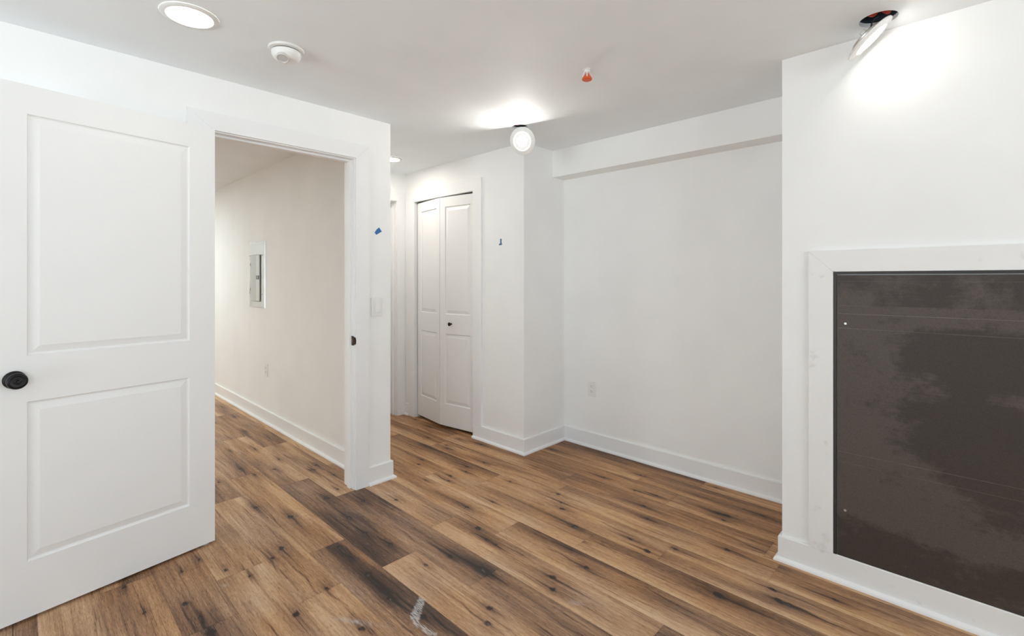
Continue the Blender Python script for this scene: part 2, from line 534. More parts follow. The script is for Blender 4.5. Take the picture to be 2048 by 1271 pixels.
# underside slab
s0 = len(CO)
CO = np.concatenate([CO, np.array([[a, b, c] for c in (-.012, -.1) for a, b in ((U0 - T, V0 - T), (UB + T, V0 - T), (UB + T, V1 + T), (U0 - T, V1 + T))])])
FA = np.concatenate([FA, np.array([[0, 1, 2, 3], [7, 6, 5, 4], [0, 4, 5, 1], [1, 5, 6, 2], [2, 6, 7, 3], [3, 7, 4, 0]]) + s0])
AT = np.concatenate([AT, np.full((8, 4), .1)])
SD = np.concatenate([SD, np.zeros(8)])
me = bpy.data.meshes.new('floor')
me.vertices.add(len(CO))
me.vertices.foreach_set('co', CO.astype(np.float32).ravel())
me.loops.add(len(FA) * 4)
me.loops.foreach_set('vertex_index', FA.astype(np.int32).ravel())
me.polygons.add(len(FA))
me.polygons.foreach_set('loop_start', np.arange(0, len(FA) * 4, 4, dtype=np.int32))
me.update(calc_edges=True)
a = me.attributes.new('wood', 'FLOAT_COLOR', 'POINT')
a.data.foreach_set('color', AT.astype(np.float32).ravel())
a = me.attributes.new('board', 'FLOAT', 'POINT')
a.data.foreach_set('value', SD.astype(np.float32))


def floor_material():
    m = bpy.data.materials.new('knotty_oak_boards')
    m.use_nodes = True
    nt = m.node_tree
    N, L = nt.nodes, nt.links
    b = N['Principled BSDF']

    def math_(op, a, c=None, cl=False):
        n = N.new('ShaderNodeMath')
        n.operation = op
        n.use_clamp = cl
        for i, v in enumerate((a, c)):
            if v is None:
                continue
            if isinstance(v, (int, float)):
                n.inputs[i].default_value = v
            else:
                L.new(v, n.inputs[i])
        return n.outputs[0]
    at = N.new('ShaderNodeAttribute')
    at.attribute_name = 'wood'
    sp = N.new('ShaderNodeSeparateColor')
    L.new(at.outputs['Color'], sp.inputs[0])
    tone, warm, knot, film_and_glint = sp.outputs[0], sp.outputs[1], sp.outputs[2], at.outputs['Alpha']  # alpha holds the residue film and the painted knot highlights
    sd = N.new('ShaderNodeAttribute')
    sd.attribute_name = 'board'
    tc = N.new('ShaderNodeTexCoord')
    cx = N.new('ShaderNodeCombineXYZ')
    L.new(sd.outputs['Fac'], cx.inputs[0])
    L.new(sd.outputs['Fac'], cx.inputs[1])
    va = N.new('ShaderNodeVectorMath')
    L.new(tc.outputs['Object'], va.inputs[0])
    L.new(cx.outputs[0], va.inputs[1])

    def grain(sx, sy, det, rough=.6):
        mp = N.new('ShaderNodeMapping')
        mp.inputs['Scale'].default_value = (sx, sy, 1)
        L.new(va.outputs[0], mp.inputs[0])
        n = N.new('ShaderNodeTexNoise')
        n.inputs['Scale'].default_value = 1
        n.inputs['Detail'].default_value = det
        n.inputs['Roughness'].default_value = rough
        n.inputs['Distortion'].default_value = .4
        L.new(mp.outputs[0], n.inputs['Vector'])
        return n.outputs['Fac']
    g1 = grain(150, 5, 4)
    g2 = grain(420, 26, 3)
    g3 = grain(55, 3.0, 5, .7)
    sc = grain(700, 700, 1)
    v = math_('ADD', tone, math_('MULTIPLY', math_('SUBTRACT', g1, .5), .36))
    v = math_('ADD', v, math_('MULTIPLY', math_('SUBTRACT', g2, .5), .46))
    v = math_('ADD', v, math_('MULTIPLY', math_('SUBTRACT', g3, .5), .34))
    v = math_('ADD', v, math_('MULTIPLY', math_('SUBTRACT', sc, .5), .22))
    pore = grain(620, 34, 2)
    v = math_('SUBTRACT', v, math_('MULTIPLY', math_('SUBTRACT', .43, pore, True), 2.2))
    ln = grain(230, 1.6, 3)
    v = math_('SUBTRACT', v, math_('MULTIPLY', math_('SUBTRACT', .41, ln, True), 2.2))
    kk = math_('MULTIPLY', knot, math_('ADD', .55, math_('MULTIPLY', g1, .9)), True)
    v = math_('SUBTRACT', v, math_('MULTIPLY', kk, .55), True)

    def ramp(cols):
        r = N.new('ShaderNodeValToRGB')
        e = r.color_ramp.elements
        while len(e) < len(cols):
            e.new(.5)
        for el, (p, c) in zip(e, cols):
            el.position = p
            el.color = (*c, 1)
        L.new(v, r.inputs[0])
        return r.outputs[0]
    cool = ramp([(0, (.022, .015, .013)), (.25, (.105, .064, .048)), (.5, (.325, .200, .130)), (.72, (.55, .38, .26)), (1, (.72, .56, .41))])
    hot = ramp([(0, (.024, .013, .009)), (.25, (.130, .058, .024)), (.5, (.375, .185, .078)), (.72, (.60, .355, .175)), (1, (.75, .55, .34))])
    mx = N.new('ShaderNodeMix')
    mx.data_type = 'RGBA'
    L.new(warm, mx.inputs['Factor'])
    L.new(cool, mx.inputs['A'])
    L.new(hot, mx.inputs['B'])
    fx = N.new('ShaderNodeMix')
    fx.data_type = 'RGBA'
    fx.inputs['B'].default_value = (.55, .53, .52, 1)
    L.new(math_('MULTIPLY', film_and_glint, math_('GREATER_THAN', g2, .47)), fx.inputs['Factor'])
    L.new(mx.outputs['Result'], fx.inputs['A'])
    L.new(fx.outputs['Result'], b.inputs['Base Color'])
    b.inputs['Roughness'].default_value = .48
    b.inputs['Specular IOR Level'].default_value = .35
    bp = N.new('ShaderNodeBump')
    bp.inputs['Strength'].default_value = .25
    bp.inputs['Distance'].default_value = .002
    L.new(math_('SUBTRACT', g2, kk), bp.inputs['Height'])
    L.new(bp.outputs[0], b.inputs['Normal'])
    return m


me.materials.append(floor_material())
floor = bpy.data.objects.new('floor', me)
C.objects.link(floor)
struct(floor, 'knotty brown wood plank floor with dark and light boards', 'floor')

# ------------------------------------------------------------------ baseboards
BT, BH, SQ = 0.014, 0.114, 0.016
P_BASE = [(0, 0), (BT, 0), (BT, BH - .004), (BT - .003, BH), (0, BH)]
P_SHOE = [(BT, 0), (BT + SQ, 0), (BT + SQ, .005)] + [(BT + SQ * math.cos(t), .005 + .014 * math.sin(t)) for t in (.35, .7, 1.05, 1.4)] + [(BT, .019)]


def baseboard(name, path, i0, i1, label):
    o = obj(name, sweep(path, P_BASE, i0, i1), M_TRIM)
    struct(o, label, 'baseboard')
    obj('shoe_molding', sweep(path, P_SHOE, i0, i1), M_TRIM, o)
    return o


pth = [(UF, V0), (UF, VF), (UB, VF), (UB, VR), (UC, VR), (UC, KB)]
baseboard('baseboard_right', pth, 0, 2, 'white baseboard under the dark panel, wrapping the wall corner')
baseboard('baseboard_alcove', pth, 2, 3, 'white baseboard along the alcove back wall')
baseboard('baseboard_closet', pth, 3, 5, 'white baseboard wrapping the corner beside the closet')
baseboard('baseboard_end', [(UC, KT + .09), (UC, VH - .02)], 0, 1, 'short white baseboard scrap at the end of the hall')
baseboard('baseboard_left', [(UH, VH), (UH, YA0), (1.550, YA0)], 0, 2, 'white baseboard on the wall end beside the doorway casing')
baseboard('baseboard_side', [(.578, YA0), (U0, YA0)], 0, 1, 'white baseboard behind the open door')
baseboard('baseboard_partition', [(UP, YA1 + .016), (UP, V1)], 0, 1, 'white baseboard of the wall seen through the doorway')

# ------------------------------------------------------------------ doorway trim
CT = 0.016
CF = YA0 - CT
bm = bmesh.new()


def prism(bm, pts, y0, y1):
    a = [bm.verts.new((x, y0, z)) for x, z in pts]
    b = [bm.verts.new((x, y1, z)) for x, z in pts]
    n = len(pts)
    for i in range(n):
        bm.faces.new((a[i], a[(i + 1) % n], b[(i + 1) % n], b[i]))
    bm.faces.new(a)
    bm.faces.new(b)


IL, IR, IT, XO = 0.694, 1.463, 2.050, 2.139
g = .0006
for y0, y1 in ((CF, YA0), (YA1, YA1 + CT)):
    prism(bm, [(.58, 0), (IL, 0), (IL, IT), (.58, XO - g)], y0, y1)
    prism(bm, [(.58, XO), (IL, IT + g), (IR, IT + g), (1.552, XO)], y0, y1)
    prism(bm, [(IR, 0), (1.552, 0), (1.552, XO - g), (IR, IT)], y0, y1)
tr = obj('trim_doorway', bm, M_TRIM)
struct(tr, 'flat white casing and jamb around the open doorway', 'door trim')
bm = boxes((OL - JW, OL, YA0 - .001, YA1 + .001, 0, OT + JW), (OR, OR + JW, YA0 - .001, YA1 + .001, 0, OT + JW), (OL, OR, YA0 - .001, YA1 + .001, OT, OT + JW))
obj('jamb', bm, M_TRIM, tr)
S0, S1 = YA0 + .038, YA0 + .072
bm = boxes((OL, OL + .011, S0, S1, 0, OT - .011), (OR - .011, OR, S0, S1, 0, OT - .011), (OL, OR, S0, S1, OT - .011, OT), bev=.0015)
obj('door_stop', bm, M_TRIM, tr)
# strike plate with its curved lip towards the room
sz = .921
bm = bmesh.new()
box(bm, OR - .0022, OR - .0002, YA0 + .002, YA0 + .030, sz - .029, sz + .029, bev=.0006)
n = 9
arc = [(CF - .004 + .0, sz)]
pts = [(YA0 + .004, -.024)] + [(YA0 - .002 - .018 * math.cos(t), .024 * math.sin(t)) for t in np.linspace(-1.57, 1.57, n)] + [(YA0 + .004, .024)]
a_ = [bm.verts.new((OR - .0022, y, sz + z)) for y, z in pts]
b_ = [bm.verts.new((OR - .0002 + .004 * (YA0 - y > 0), y, sz + z)) for y, z in pts]
for i in range(len(pts)):
    j = (i + 1) % len(pts)
    bm.faces.new((a_[i], a_[j], b_[j], b_[i]))
bm.faces.new(a_)
bm.faces.new(b_)
sp = obj('strike_plate', bm, M_BRONZE, tr)
sp['label'] = 'dark bronze strike plate with curved lip'
obj('latch_hole', boxes((OR - .0028, OR - .0021, YA0 + .009, YA0 + .023, sz - .012, sz + .012)), mat('raw_wood_hole', (.16, .09, .05), .7), sp)

# ------------------------------------------------------------------ open door
TH = math.radians(9.35)
door = obj('door_1', panel_leaf(.762, 2.032, .032, [(.112, .665, .213, .823), (.112, .665, .999, 1.921)]), M_DOOR)
door.location = (.688, 2.710, .012)
door.rotation_euler = (0, 0, math.pi + TH)
struct(door, 'white two-panel door swung open against the wall, black knob', 'door')
kn = lathe([(0, 0), (.033, 0), (.033, .004), (.031, .008), (.022, .010), (.013, .013), (.012, .026), (.016, .030), (.026, .034), (.0295, .040), (.0300, .046),
            (.0285, .052), (.0245, .0555), (.022, .0556), (.021, .0540), (.013, .0525), (.0105, .0530), (.0095, .0555), (.0065, .0560), (.005, .0545), (0, .0540)], 56,
           mtx=Matrix.Rotation(-math.pi / 2, 4, 'X'))
k = obj('door_knob', kn, M_BLACK, door, smooth=True)
k.location = (.699, 0, .913)
k['label'] = 'round black door knob'
bm = lathe([(0, 0), (.033, 0), (.031, .008), (.013, .012), (.012, .02), (.02, .024), (.02, .028), (0, .028)], 32, mtx=Matrix.Rotation(math.pi / 2, 4, 'X'))
# latch plate in the free edge
obj('latch_plate', boxes((.7615, .7632, -.027, -.005, .885, .942)), M_BRONZE, door)
for z in (.2, 1.0, 1.8):
    hb = boxes((-.0015, .0, -.030, -.004, z, z + .09))
    tube(hb, [(-.0045, -.0285, z), (-.0045, -.0285, z + .09)], .004)
    obj('hinge', hb, M_BLACK, door)

# ------------------------------------------------------------------ closet bifold door with casing
bm = bmesh.new()
KO = 0.104
IB, ITP, IZ = KB - .005 + .005, KT, KZ
x0, x1 = UC - CT, UC


def prism_u(bm, pts, u0, u1):
    a = [bm.verts.new((u0, y, z)) for y, z in pts]
    b = [bm.verts.new((u1, y, z)) for y, z in pts]
    n = len(pts)
    for i in range(n):
        bm.faces.new((a[i], a[(i + 1) % n], b[(i + 1) % n], b[i]))
    bm.faces.new(a)
    bm.faces.new(b)


KLO = KT + .150
prism_u(bm, [(KB - KO, BH), (KB, BH), (KB, KZ), (KB - KO, KZ + .098 - g)], x0, x1)
prism_u(bm, [(KB - KO, KZ + .098), (KB, KZ + g), (KT, KZ + g), (KLO, KZ + .098)], x0, x1)
prism_u(bm, [(KT, 0), (KT + .085, 0), (KT + .085, KZ + .06), (KT, KZ)], x0, x1)
prism_u(bm, [(KT + .087, BH + .02), (KLO, BH + .02), (KLO, KZ + .098 - g), (KT + .087, KZ + .062)], x0 + .006, x1)
tr = obj('trim_closet', bm, M_TRIM)
struct(tr, 'flat white casing around the closet bifold door', 'door trim')
obj('jamb', boxes((UC - .001, UC + T + .001, KB - JW, KB, 0, KZ + JW), (UC - .001, UC + T + .001, KT, KT + JW, 0, KZ + JW), (UC - .001, UC + T + .001, KB, KT, KZ, KZ + JW)), M_TRIM, tr)
obj('track', boxes((UC + .02, UC + .055, KB, KT, KZ - .006, KZ)), M_DARK, tr)
bf = empty('door_2', (2.648, 2.987, .028))
struct(bf, 'white two-leaf bifold closet door standing slightly folded, small black knob', 'door')


def leaf(a, b, knob):
    dx, dy = b[0] - a[0], b[1] - a[1]
    wd = math.hypot(dx, dy) - .003
    o = obj('door_leaf', panel_leaf(wd, 1.990, .030, [(.052, wd - .060, .190, .800), (.052, wd - .060, .970, 1.905)],
                                    ((0, 0), (.003, .007), (.007, .009), (.036, .001))), M_DOOR, bf)
    o.location = (a[0] - 2.648, a[1] - 2.987, 0)
    o.rotation_euler = (0, 0, math.atan2(dy, dx))
    if knob:
        kb = lathe([(0, 0), (.009, 0), (.009, .003), (.006, .006), (.006, .014), (.013, .018), (.016, .023), (.0155, .028), (.011, .032), (0, .033)], 32, mtx=Matrix.Rotation(-math.pi / 2, 4, 'X'))
        q = obj('door_knob', kb, M_BLACK, o, smooth=True)
        q.location = (wd - .135, 0, .888)
        q['label'] = 'small round black knob'
    return o


leaf((2.652, 2.988), (2.598, 3.395), True)
leaf((2.598, 3.399), (2.652, 3.806), False)

# ------------------------------------------------------------------ hall end door
bm = bmesh.new()
prism(bm, [(HR + .004, 0), (UC - .002, 0), (UC - .002, HZ + .095), (HR + .004, HZ + .005)], VH - CT, VH)
prism(bm, [(HL - .06, HZ + .095 + g), (HL - .004, HZ + .005 + g), (HR + .004, HZ + .005 + g), (UC - .002, HZ + .095 + g)], VH - CT, VH)
prism(bm, [(HL - .06, 0), (HL - .004, 0), (HL - .004, HZ + .005), (HL - .06, HZ + .095)], VH - CT, VH)
tr = obj('trim_hall', bm, M_TRIM)
struct(tr, 'white door casing on the hall end wall, half hidden by the wall corner', 'door trim')
obj('jamb', boxes((HL - JW, HL, VH - .001, VH + T, 0, HZ + JW), (HR, HR + JW, VH - .001, VH + T, 0, HZ + JW), (HL, HR, VH - .001, VH + T, HZ, HZ + JW)), M_TRIM, tr)
obj('door_stop', boxes((HR - .011, HR, VH + .045, VH + .07, 0, HZ - .011), (HL, HL + .011, VH + .045, VH + .07, 0, HZ - .011), (HL, HR, VH + .045, VH + .07, HZ - .011, HZ)), M_TRIM, tr)
d3 = obj('door_3', panel_leaf(HR - HL - .006, HZ - .015, .035, [(.11, HR - HL - .116, .21, .82), (.11, HR - HL - .116, 1.0, 1.91)]), M_DOOR)
d3.location = (HR - .003, VH + .072, .012)
d3.rotation_euler = (0, 0, math.pi)
struct(d3, 'white closed door at the hall end, mostly hidden behind the wall corner', 'door')

# ------------------------------------------------------------------ dark access panel and its surround
PL0, PL1, PZ0, PZ1 = -.47, .447, BH, 1.335
bm = bmesh.new()
fx0, fx1 = UF - .017, UF
FO = .092
prism_u(bm, [(PL1, BH), (PL1 + FO, BH), (PL1 + FO, PZ1 + FO - g), (PL1, PZ1)], fx0, fx1)
prism_u(bm, [(PL0 - FO, PZ1 + FO), (PL0, PZ1 + g), (PL1, PZ1 + g), (PL1 + FO, PZ1 + FO)], fx0, fx1)
prism_u(bm, [(PL0, BH), (PL0 - FO, BH), (PL0 - FO, PZ1 + FO - g), (PL0, PZ1)], fx0, fx1)


def scuffed():
    m = noise_paint('scuffed_white_trim', (.84, .835, .825), .45, .02, 3, .02)
    nt = m.node_tree
    N, L = nt.nodes, nt.links
    b = N['Principled BSDF']
    src = b.inputs['Base Color'].links[0].from_socket
    tc = N.new('ShaderNodeTexCoord')
    prev = src
    for scv, lo, hi, col, st in (((1, 1, 1), .62, .72, (.50, .47, .45), .35), ((60, 60, 25), .76, .80, (.10, .09, .08), .8)):
        mp = N.new('ShaderNodeMapping')
        mp.inputs['Scale'].default_value = scv
        L.new(tc.outputs['Object'], mp.inputs[0])
        n = N.new('ShaderNodeTexNoise')
        n.inputs['Scale'].default_value = 14 if scv[0] == 1 else 1
        n.inputs['Detail'].default_value = 6
        L.new(mp.outputs[0], n.inputs['Vector'])
        mr = N.new('ShaderNodeMapRange')
        mr.inputs['From Min'].default_value = lo
        mr.inputs['From Max'].default_value = hi
        mr.inputs['To Max'].default_value = st
        L.new(n.outputs['Fac'], mr.inputs['Value'])
        mx = N.new('ShaderNodeMix')
        mx.data_type = 'RGBA'
        mx.inputs['B'].default_value = (*col, 1)
        L.new(mr.outputs[0], mx.inputs['Factor'])
        L.new(prev, mx.inputs['A'])
        prev = mx.outputs['Result']
    L.new(prev, b.inputs['Base Color'])
    return m


M_SCUFF = scuffed()
tr = obj('trim_panel', bm, M_SCUFF)
struct(tr, 'scuffed flat white frame around the dark panel', 'trim')
bpy.data.objects['baseboard_right'].data.materials[0] = M_SCUFF

ap = empty('access_panel', (UF, (PL0 + PL1) / 2, PZ0))
tag(ap, 'large dark brown-grey metal panel screwed inside the white frame on the right wall', 'panel')
ax, ay, az = ap.location
ch = .012
bm = boxes((-.012, -.001, PL1 - ay - ch, PL1 - ay - .0005, 0, PZ1 - az - .001), (-.012, -.001, PL0 - ay + .0005, PL0 - ay + ch, 0, PZ1 - az - .001),
           (-.012, -.001, PL0 - ay + ch, PL1 - ay - ch, PZ1 - az - ch, PZ1 - az - .001))
q = obj('panel_channel', bm, mat('black_channel', (.030, .027, .024), .5), ap)
q['label'] = 'thin black edge channel'
# sheet with a vertex field for its worn patches
ya, yb, za, zb = PL0 - ay + ch + .003, PL1 - ay - ch - .003, .0015, PZ1 - az - ch - .003
nu, nv = 110, 150
Y, Z = np.meshgrid(np.linspace(ya, yb, nu + 1), np.linspace(za, zb, nv + 1))
W, ZW = Y + ay, Z + az                           # world v and height
d = np.zeros_like(W)
for cv, cz, rv, rz, amp in ((-.02, .88, .22, .20, 1.1), (.06, .72, .19, .12, .8), (.10, .99, .16, .07, .9), (-.15, .62, .22, .16, 1.0), (.02, .56, .12, .09, .6),
                            (-.05, 1.06, .30, .05, .6), (-.22, .42, .16, .12, .5), (-.3, 1.0, .2, .2, .8)):
    d += amp * np.exp(-((W - cv) / rv) ** 2 - ((ZW - cz) / rz) ** 2)
d += 1.0 * (ZW > 1.19) * .55 + .8 / (1 + np.exp((ZW - .27) / .012))
d -= .9 * np.exp(-((W + .10) / .09) ** 2 - ((ZW - .86) / .05) ** 2) + .5 * np.exp(-((W - .12) / .03) ** 2 - ((ZW - .93) / .02) ** 2)
d = d - .35 + .7 * (vnoise(W * 8, ZW * 14, 3) - .5) + .4 * (vnoise(W * 25, ZW * 50, 4) - .5)
co = np.stack([np.full_like(Y, -.0105), Y, Z], -1).reshape(-1, 3)
cb = co.copy()
cb[:, 0] = -.0005
ii = (np.arange(nv)[:, None] * (nu + 1) + np.arange(nu)[None, :]).reshape(-1)
fr = np.stack([ii, ii + nu + 1, ii + nu + 2, ii + 1], -1)
nb = (nu + 1) * (nv + 1)
cr4 = [0, nu, nb - 1, nb - 1 - nu]
ring = list(range(0, nu + 1)) + [nu + (nu + 1) * j for j in range(1, nv + 1)] + list(range(nb - 2, nb - 2 - nu, -1)) + [(nu + 1) * j for j in range(nv - 1, 0, -1)]
me = bpy.data.meshes.new('panel_sheet')
verts = [tuple(c) for c in co] + [tuple(cb[i]) for i in ring]
faces = [tuple(int(q) for q in f) for f in fr]
for i in range(len(ring)):
    j = (i + 1) % len(ring)
    faces.append((ring[i], ring[j], nb + j, nb + i))
faces.append(tuple(nb + i for i in range(len(ring))))
me.from_pydata(verts, [], faces)
me.update()
at = me.attributes.new('worn', 'FLOAT', 'POINT')
at.data.foreach_set('value', np.concatenate([d.reshape(-1), np.zeros(len(ring))]).astype(np.float32))


def panel_material():
    m = mat('worn_dark_sheet', (.07, .06, .055), .5, .0, .3)
    nt = m.node_tree
    N, L = nt.nodes, nt.links
    b = N['Principled BSDF']
    tc = N.new('ShaderNodeTexCoord')

    def nz(sv, det=3, ro=.6):
        mp = N.new('ShaderNodeMapping')
        mp.inputs['Scale'].default_value = sv
        L.new(tc.outputs['Object'], mp.inputs[0])
        n = N.new('ShaderNodeTexNoise')
        n.inputs['Scale'].default_value = 1
        n.inputs['Detail'].default_value = det
        n.inputs['Roughness'].default_value = ro
        L.new(mp.outputs[0], n.inputs['Vector'])
        return n.outputs['Fac']

    def M(op, a, c=None, cl=False):
        n = N.new('ShaderNodeMath')
        n.operation = op
        n.use_clamp = cl
        for i, v in enumerate((a, c)):
            if v is None:
                continue
            if isinstance(v, (int, float)):
                n.inputs[i].default_value = v
            else:
                L.new(v, n.inputs[i])
        return n.outputs[0]
    wn = N.new('ShaderNodeAttribute')
    wn.attribute_name = 'worn'
    speck = nz((330, 330, 300), 3, .8)
    brush = nz((10, 10, 190), 4)
    cl = nz((5, 5, 7), 5)
    f = M('ADD', wn.outputs['Fac'], M('MULTIPLY', M('SUBTRACT', brush, .5), .6))
    f = M('ADD', f, M('MULTIPLY', M('SUBTRACT', cl, .5), .8))
    f = M('ADD', f, M('MULTIPLY', M('SUBTRACT', nz((45, 45, 60), 5, .7), .5), 1.3))
    mr = N.new('ShaderNodeMapRange')
    mr.interpolation_type = 'SMOOTHSTEP'
    mr.inputs['From Min'].default_value = -.15
    mr.inputs['From Max'].default_value = .5
    L.new(f, mr.inputs['Value'])
    mx = N.new('ShaderNodeMix')
    mx.data_type = 'RGBA'
    mx.inputs['A'].default_value = (.090, .073, .064, 1)
    mx.inputs['B'].default_value = (.053, .042, .036, 1)
    L.new(mr.outputs[0], mx.inputs['Factor'])
    # speckle
    v = M('ADD', .35, M('MULTIPLY', speck, 1.3))
    hs = N.new('ShaderNodeVectorMath')
    hs.operation = 'SCALE'
    L.new(mx.outputs['Result'], hs.inputs[0])
    L.new(v, hs.inputs['Scale'])
    # level scratches
    sx = N.new('ShaderNodeSeparateXYZ')
    L.new(tc.outputs['Object'], sx.inputs[0])
    brk = nz((9, 9, 9), 4)
    tot = None
    for z, wd, a in ((1.155, .0011, .9), (1.093, .0009, .8), (1.293, .0008, .45), (.562, .0010, .7), (.518, .0009, .45), (1.19, .0007, .4)):
        dd = M('ABSOLUTE', M('SUBTRACT', sx.outputs[2], z - BH))
        q = M('MULTIPLY', M('LESS_THAN', dd, wd), a)
        tot = q if tot is None else M('ADD', tot, q)
    tot = M('MULTIPLY', tot, M('MULTIPLY', M('SUBTRACT', brk, .25), 1.6, True), True)
    m2 = N.new('ShaderNodeMix')
    m2.data_type = 'RGBA'
    m2.inputs['B'].default_value = (.30, .27, .24, 1)
    L.new(M('MULTIPLY', tot, .8), m2.inputs['Factor'])
    L.new(hs.outputs[0], m2.inputs['A'])
    L.new(m2.outputs['Result'], b.inputs['Base Color'])
    return m


me.materials.append(panel_material())
o = bpy.data.objects.new('panel_sheet', me)
C.objects.link(o)
o.parent = ap
for v_, z_ in ((.403, 1.113), (.404, .315), (-.425, 1.113), (-.425, .315)):
    bm = lathe([(0, .001), (.0018, .001), (.0022, .0028), (.0046, .0030), (.0050, .0018), (.0052, 0)], 20, mtx=Matrix.Rotation(-math.pi / 2, 4, 'Y'))
    q = obj('screw', bm, M_STEEL, ap)
    q.location = (-.0106, v_ - ay, z_ - az)

# ------------------------------------------------------------------ switch, outlets, breaker panel
sw = empty('light_switch', (1.613, YA0, 1.126))
tag(sw, 'white rocker light switch on the wall end beside the doorway', 'light switch')
obj('wall_plate', boxes((-.041, .041, -.0075, -.0003, -.060, .060), bev=.0022), M_PLAST, sw)
bm = boxes((-.0165, .0165, -.0105, -.006, -.033, .033), bev=.001)
for v in bm.verts:
    if v.co.y < -.009 and v.co.z < 0:
        v.co.y -= .005
obj('rocker', bm, M_PLAST, sw)
for z in (-.048, .048):
    obj('screw', lathe([(0, .0012), (.003, .0009), (.0032, 0)], 14, mtx=Matrix.Translation((0, -.006, z)) @ Matrix.Rotation(math.pi / 2, 4, 'X')), M_PLAST, sw)


def outlet(loc, rz, label):
    e = empty('wall_outlet', loc, (0, 0, rz))
    tag(e, label, 'outlet', 'electrical outlets')
    obj('wall_plate', boxes((-.036, .036, -.006, -.0003, -.0585, .0585), bev=.0022), M_PLAST, e)
    for z in (-.0195, .0195):
        r = obj('receptacle', boxes((-.0165, .0165, -.0085, -.0055, z - .0145, z + .0145), bev=.0015), M_PLAST, e)
        bm = boxes((-.0075, -.0050, -.0089, -.008, z, z + .009), (.0048, .0070, -.0089, -.008, z, z + .008))
        lathe([(0, 0), (.0026, 0), (.0026, .0008), (0, .0008)], 12, bm, Matrix.Translation((0, -.0082, z - .006)) @ Matrix.Rotation(math.pi / 2, 4, 'X'))
        obj('slots', bm, M_SLOT, r)
    obj('screw', lathe([(0, .0012), (.003, .0009), (.0032, 0)], 14, mtx=Matrix.Translation((0, -.006, 0)) @ Matrix.Rotation(math.pi / 2, 4, 'X')), M_PLAST, e)
    return e


outlet((UB, 2.151, .450), -math.pi / 2, 'white outlet low on the alcove back wall')
outlet((UP, 4.660, .474), -math.pi / 2, 'white outlet below the breaker panel, seen through the doorway')

bp = empty('breaker_panel', (UP, 4.893, 1.035), (0, 0, -math.pi / 2))
tag(bp, 'tall grey metal breaker panel flush in the wall beyond the doorway', 'breaker panel')
M_SHINE = noise_paint('silver_grey_enamel', (0.60, 0.61, 0.59), 0.22, 0.05, 5, 0.01, spec=.6)
M_SHINE.node_tree.nodes['Principled BSDF'].inputs['Metallic'].default_value = .55
bw, bh = .204, .622                       # half width, height (x runs to -v)
bm = bmesh.new()
pr_ = [(-bw, 0), (bw, 0), (bw, bh), (-bw, bh)]
a = [bm.verts.new((x, -.0005, z)) for x, z in pr_]
b = [bm.verts.new((x * .985, -.009, .004 + z * .987)) for x, z in pr_]
for i in range(4):
    bm.faces.new((a[i], a[(i + 1) % 4], b[(i + 1) % 4], b[i]))
bm.faces.new(a)
bm.faces.new(b)
obj('cover', bm, M_SHINE, bp)
dl, dr, d0, d1 = -.150, .105, .062, .495
dr_ = obj('panel_door', boxes((dl, dr, -.0165, -.0135, d0, d1), bev=.001), M_GREY, bp)
obj('panel_strip', boxes((.012, dr - .006, -.0195, -.016, d0 + .004, d1 - .004), bev=.0008), mat('pale_grey_enamel', (.66, .675, .64), .35), dr_)
obj('strip_seam', boxes((.006, .012, -.0172, -.016, d0 + .004, d1 - .004)), M_SLOT, dr_)
q = obj('latch', boxes((.020, dr - .012, -.0215, -.019, .266, .302), bev=.001), M_BLACK, dr_)
q['label'] = 'black latch'
obj('latch_tab', boxes((.052, .066, -.0235, -.021, .270, .298)), M_STEEL, q)
obj('door_seam', boxes((dl - .003, dr + .003, -.0148, -.0136, d0 - .003, d1 + .003)), M_SLOT, dr_)
for x, z in ((-.175, .49), (-.175, .135), (.165, .49), (.165, .13)):
    obj('screw', lathe([(0, .003), (.005, .002), (.0055, 0)], 14, mtx=Matrix.Translation((x, -.0138, z)) @ Matrix.Rotation(math.pi / 2, 4, 'X')), M_BRONZE, bp)
for z in (.155, .395):
    obj('door_hinge', boxes((dl - .002, dl + .006, -.0185, -.016, z, z + .028)), M_BRONZE, dr_)

# ------------------------------------------------------------------ tape scraps and paint chip


def flat_patch(name, pts, thick, m, curl=None):
    bm = bmesh.new()
    a = [bm.verts.new(Vector(p)) for p in pts]
    n = (a[1].co - a[0].co).cross(a[2].co - a[0].co).normalized()
    b = [bm.verts.new(v.co + n * thick) for v in a]
    for i in range(len(a)):
        j = (i + 1) % len(a)
        bm.faces.new((a[i], a[j], b[j], b[i]))
    bm.faces.new(a)
    bm.faces.new(b)
    return obj(name, bm, m)


y = YA0 - .0002
t1 = flat_patch('tape_scrap', [(1.598, y - .003, 1.601), (1.611, y - .0004, 1.587), (1.651, y - .0004, 1.611), (1.646, y - .0004, 1.617), (1.631, y - .0004, 1.636), (1.614, y - .0015, 1.623)], -.0006, M_BLUE)
tag(t1, 'blue tape scrap on the wall end above the light switch', 'tape', 'blue tape marks')
x = UC - .0004
t2 = flat_patch('tape_scrap', [(x, 2.690, 1.575), (x, 2.688, 1.567), (x, 2.656, 1.569), (x, 2.655, 1.577), (x, 2.660, 1.590), (x, 2.659, 1.617), (x, 2.676, 1.618), (x, 2.675, 1.585)], .0006, M_BLUE2)
tag(t2, 'faded blue tape scrap on the wall right of the closet casing', 'tape', 'blue tape marks')
pc = flat_patch('paint_chip', [(.636, 2.716, .002), (.648, 2.704, .004), (.664, 2.712, .006), (.652, 2.722, .003)], .0012, M_PLAST)
tag(pc, 'small white paint chip on the floor under the hinge edge of the open door', 'paint chip')

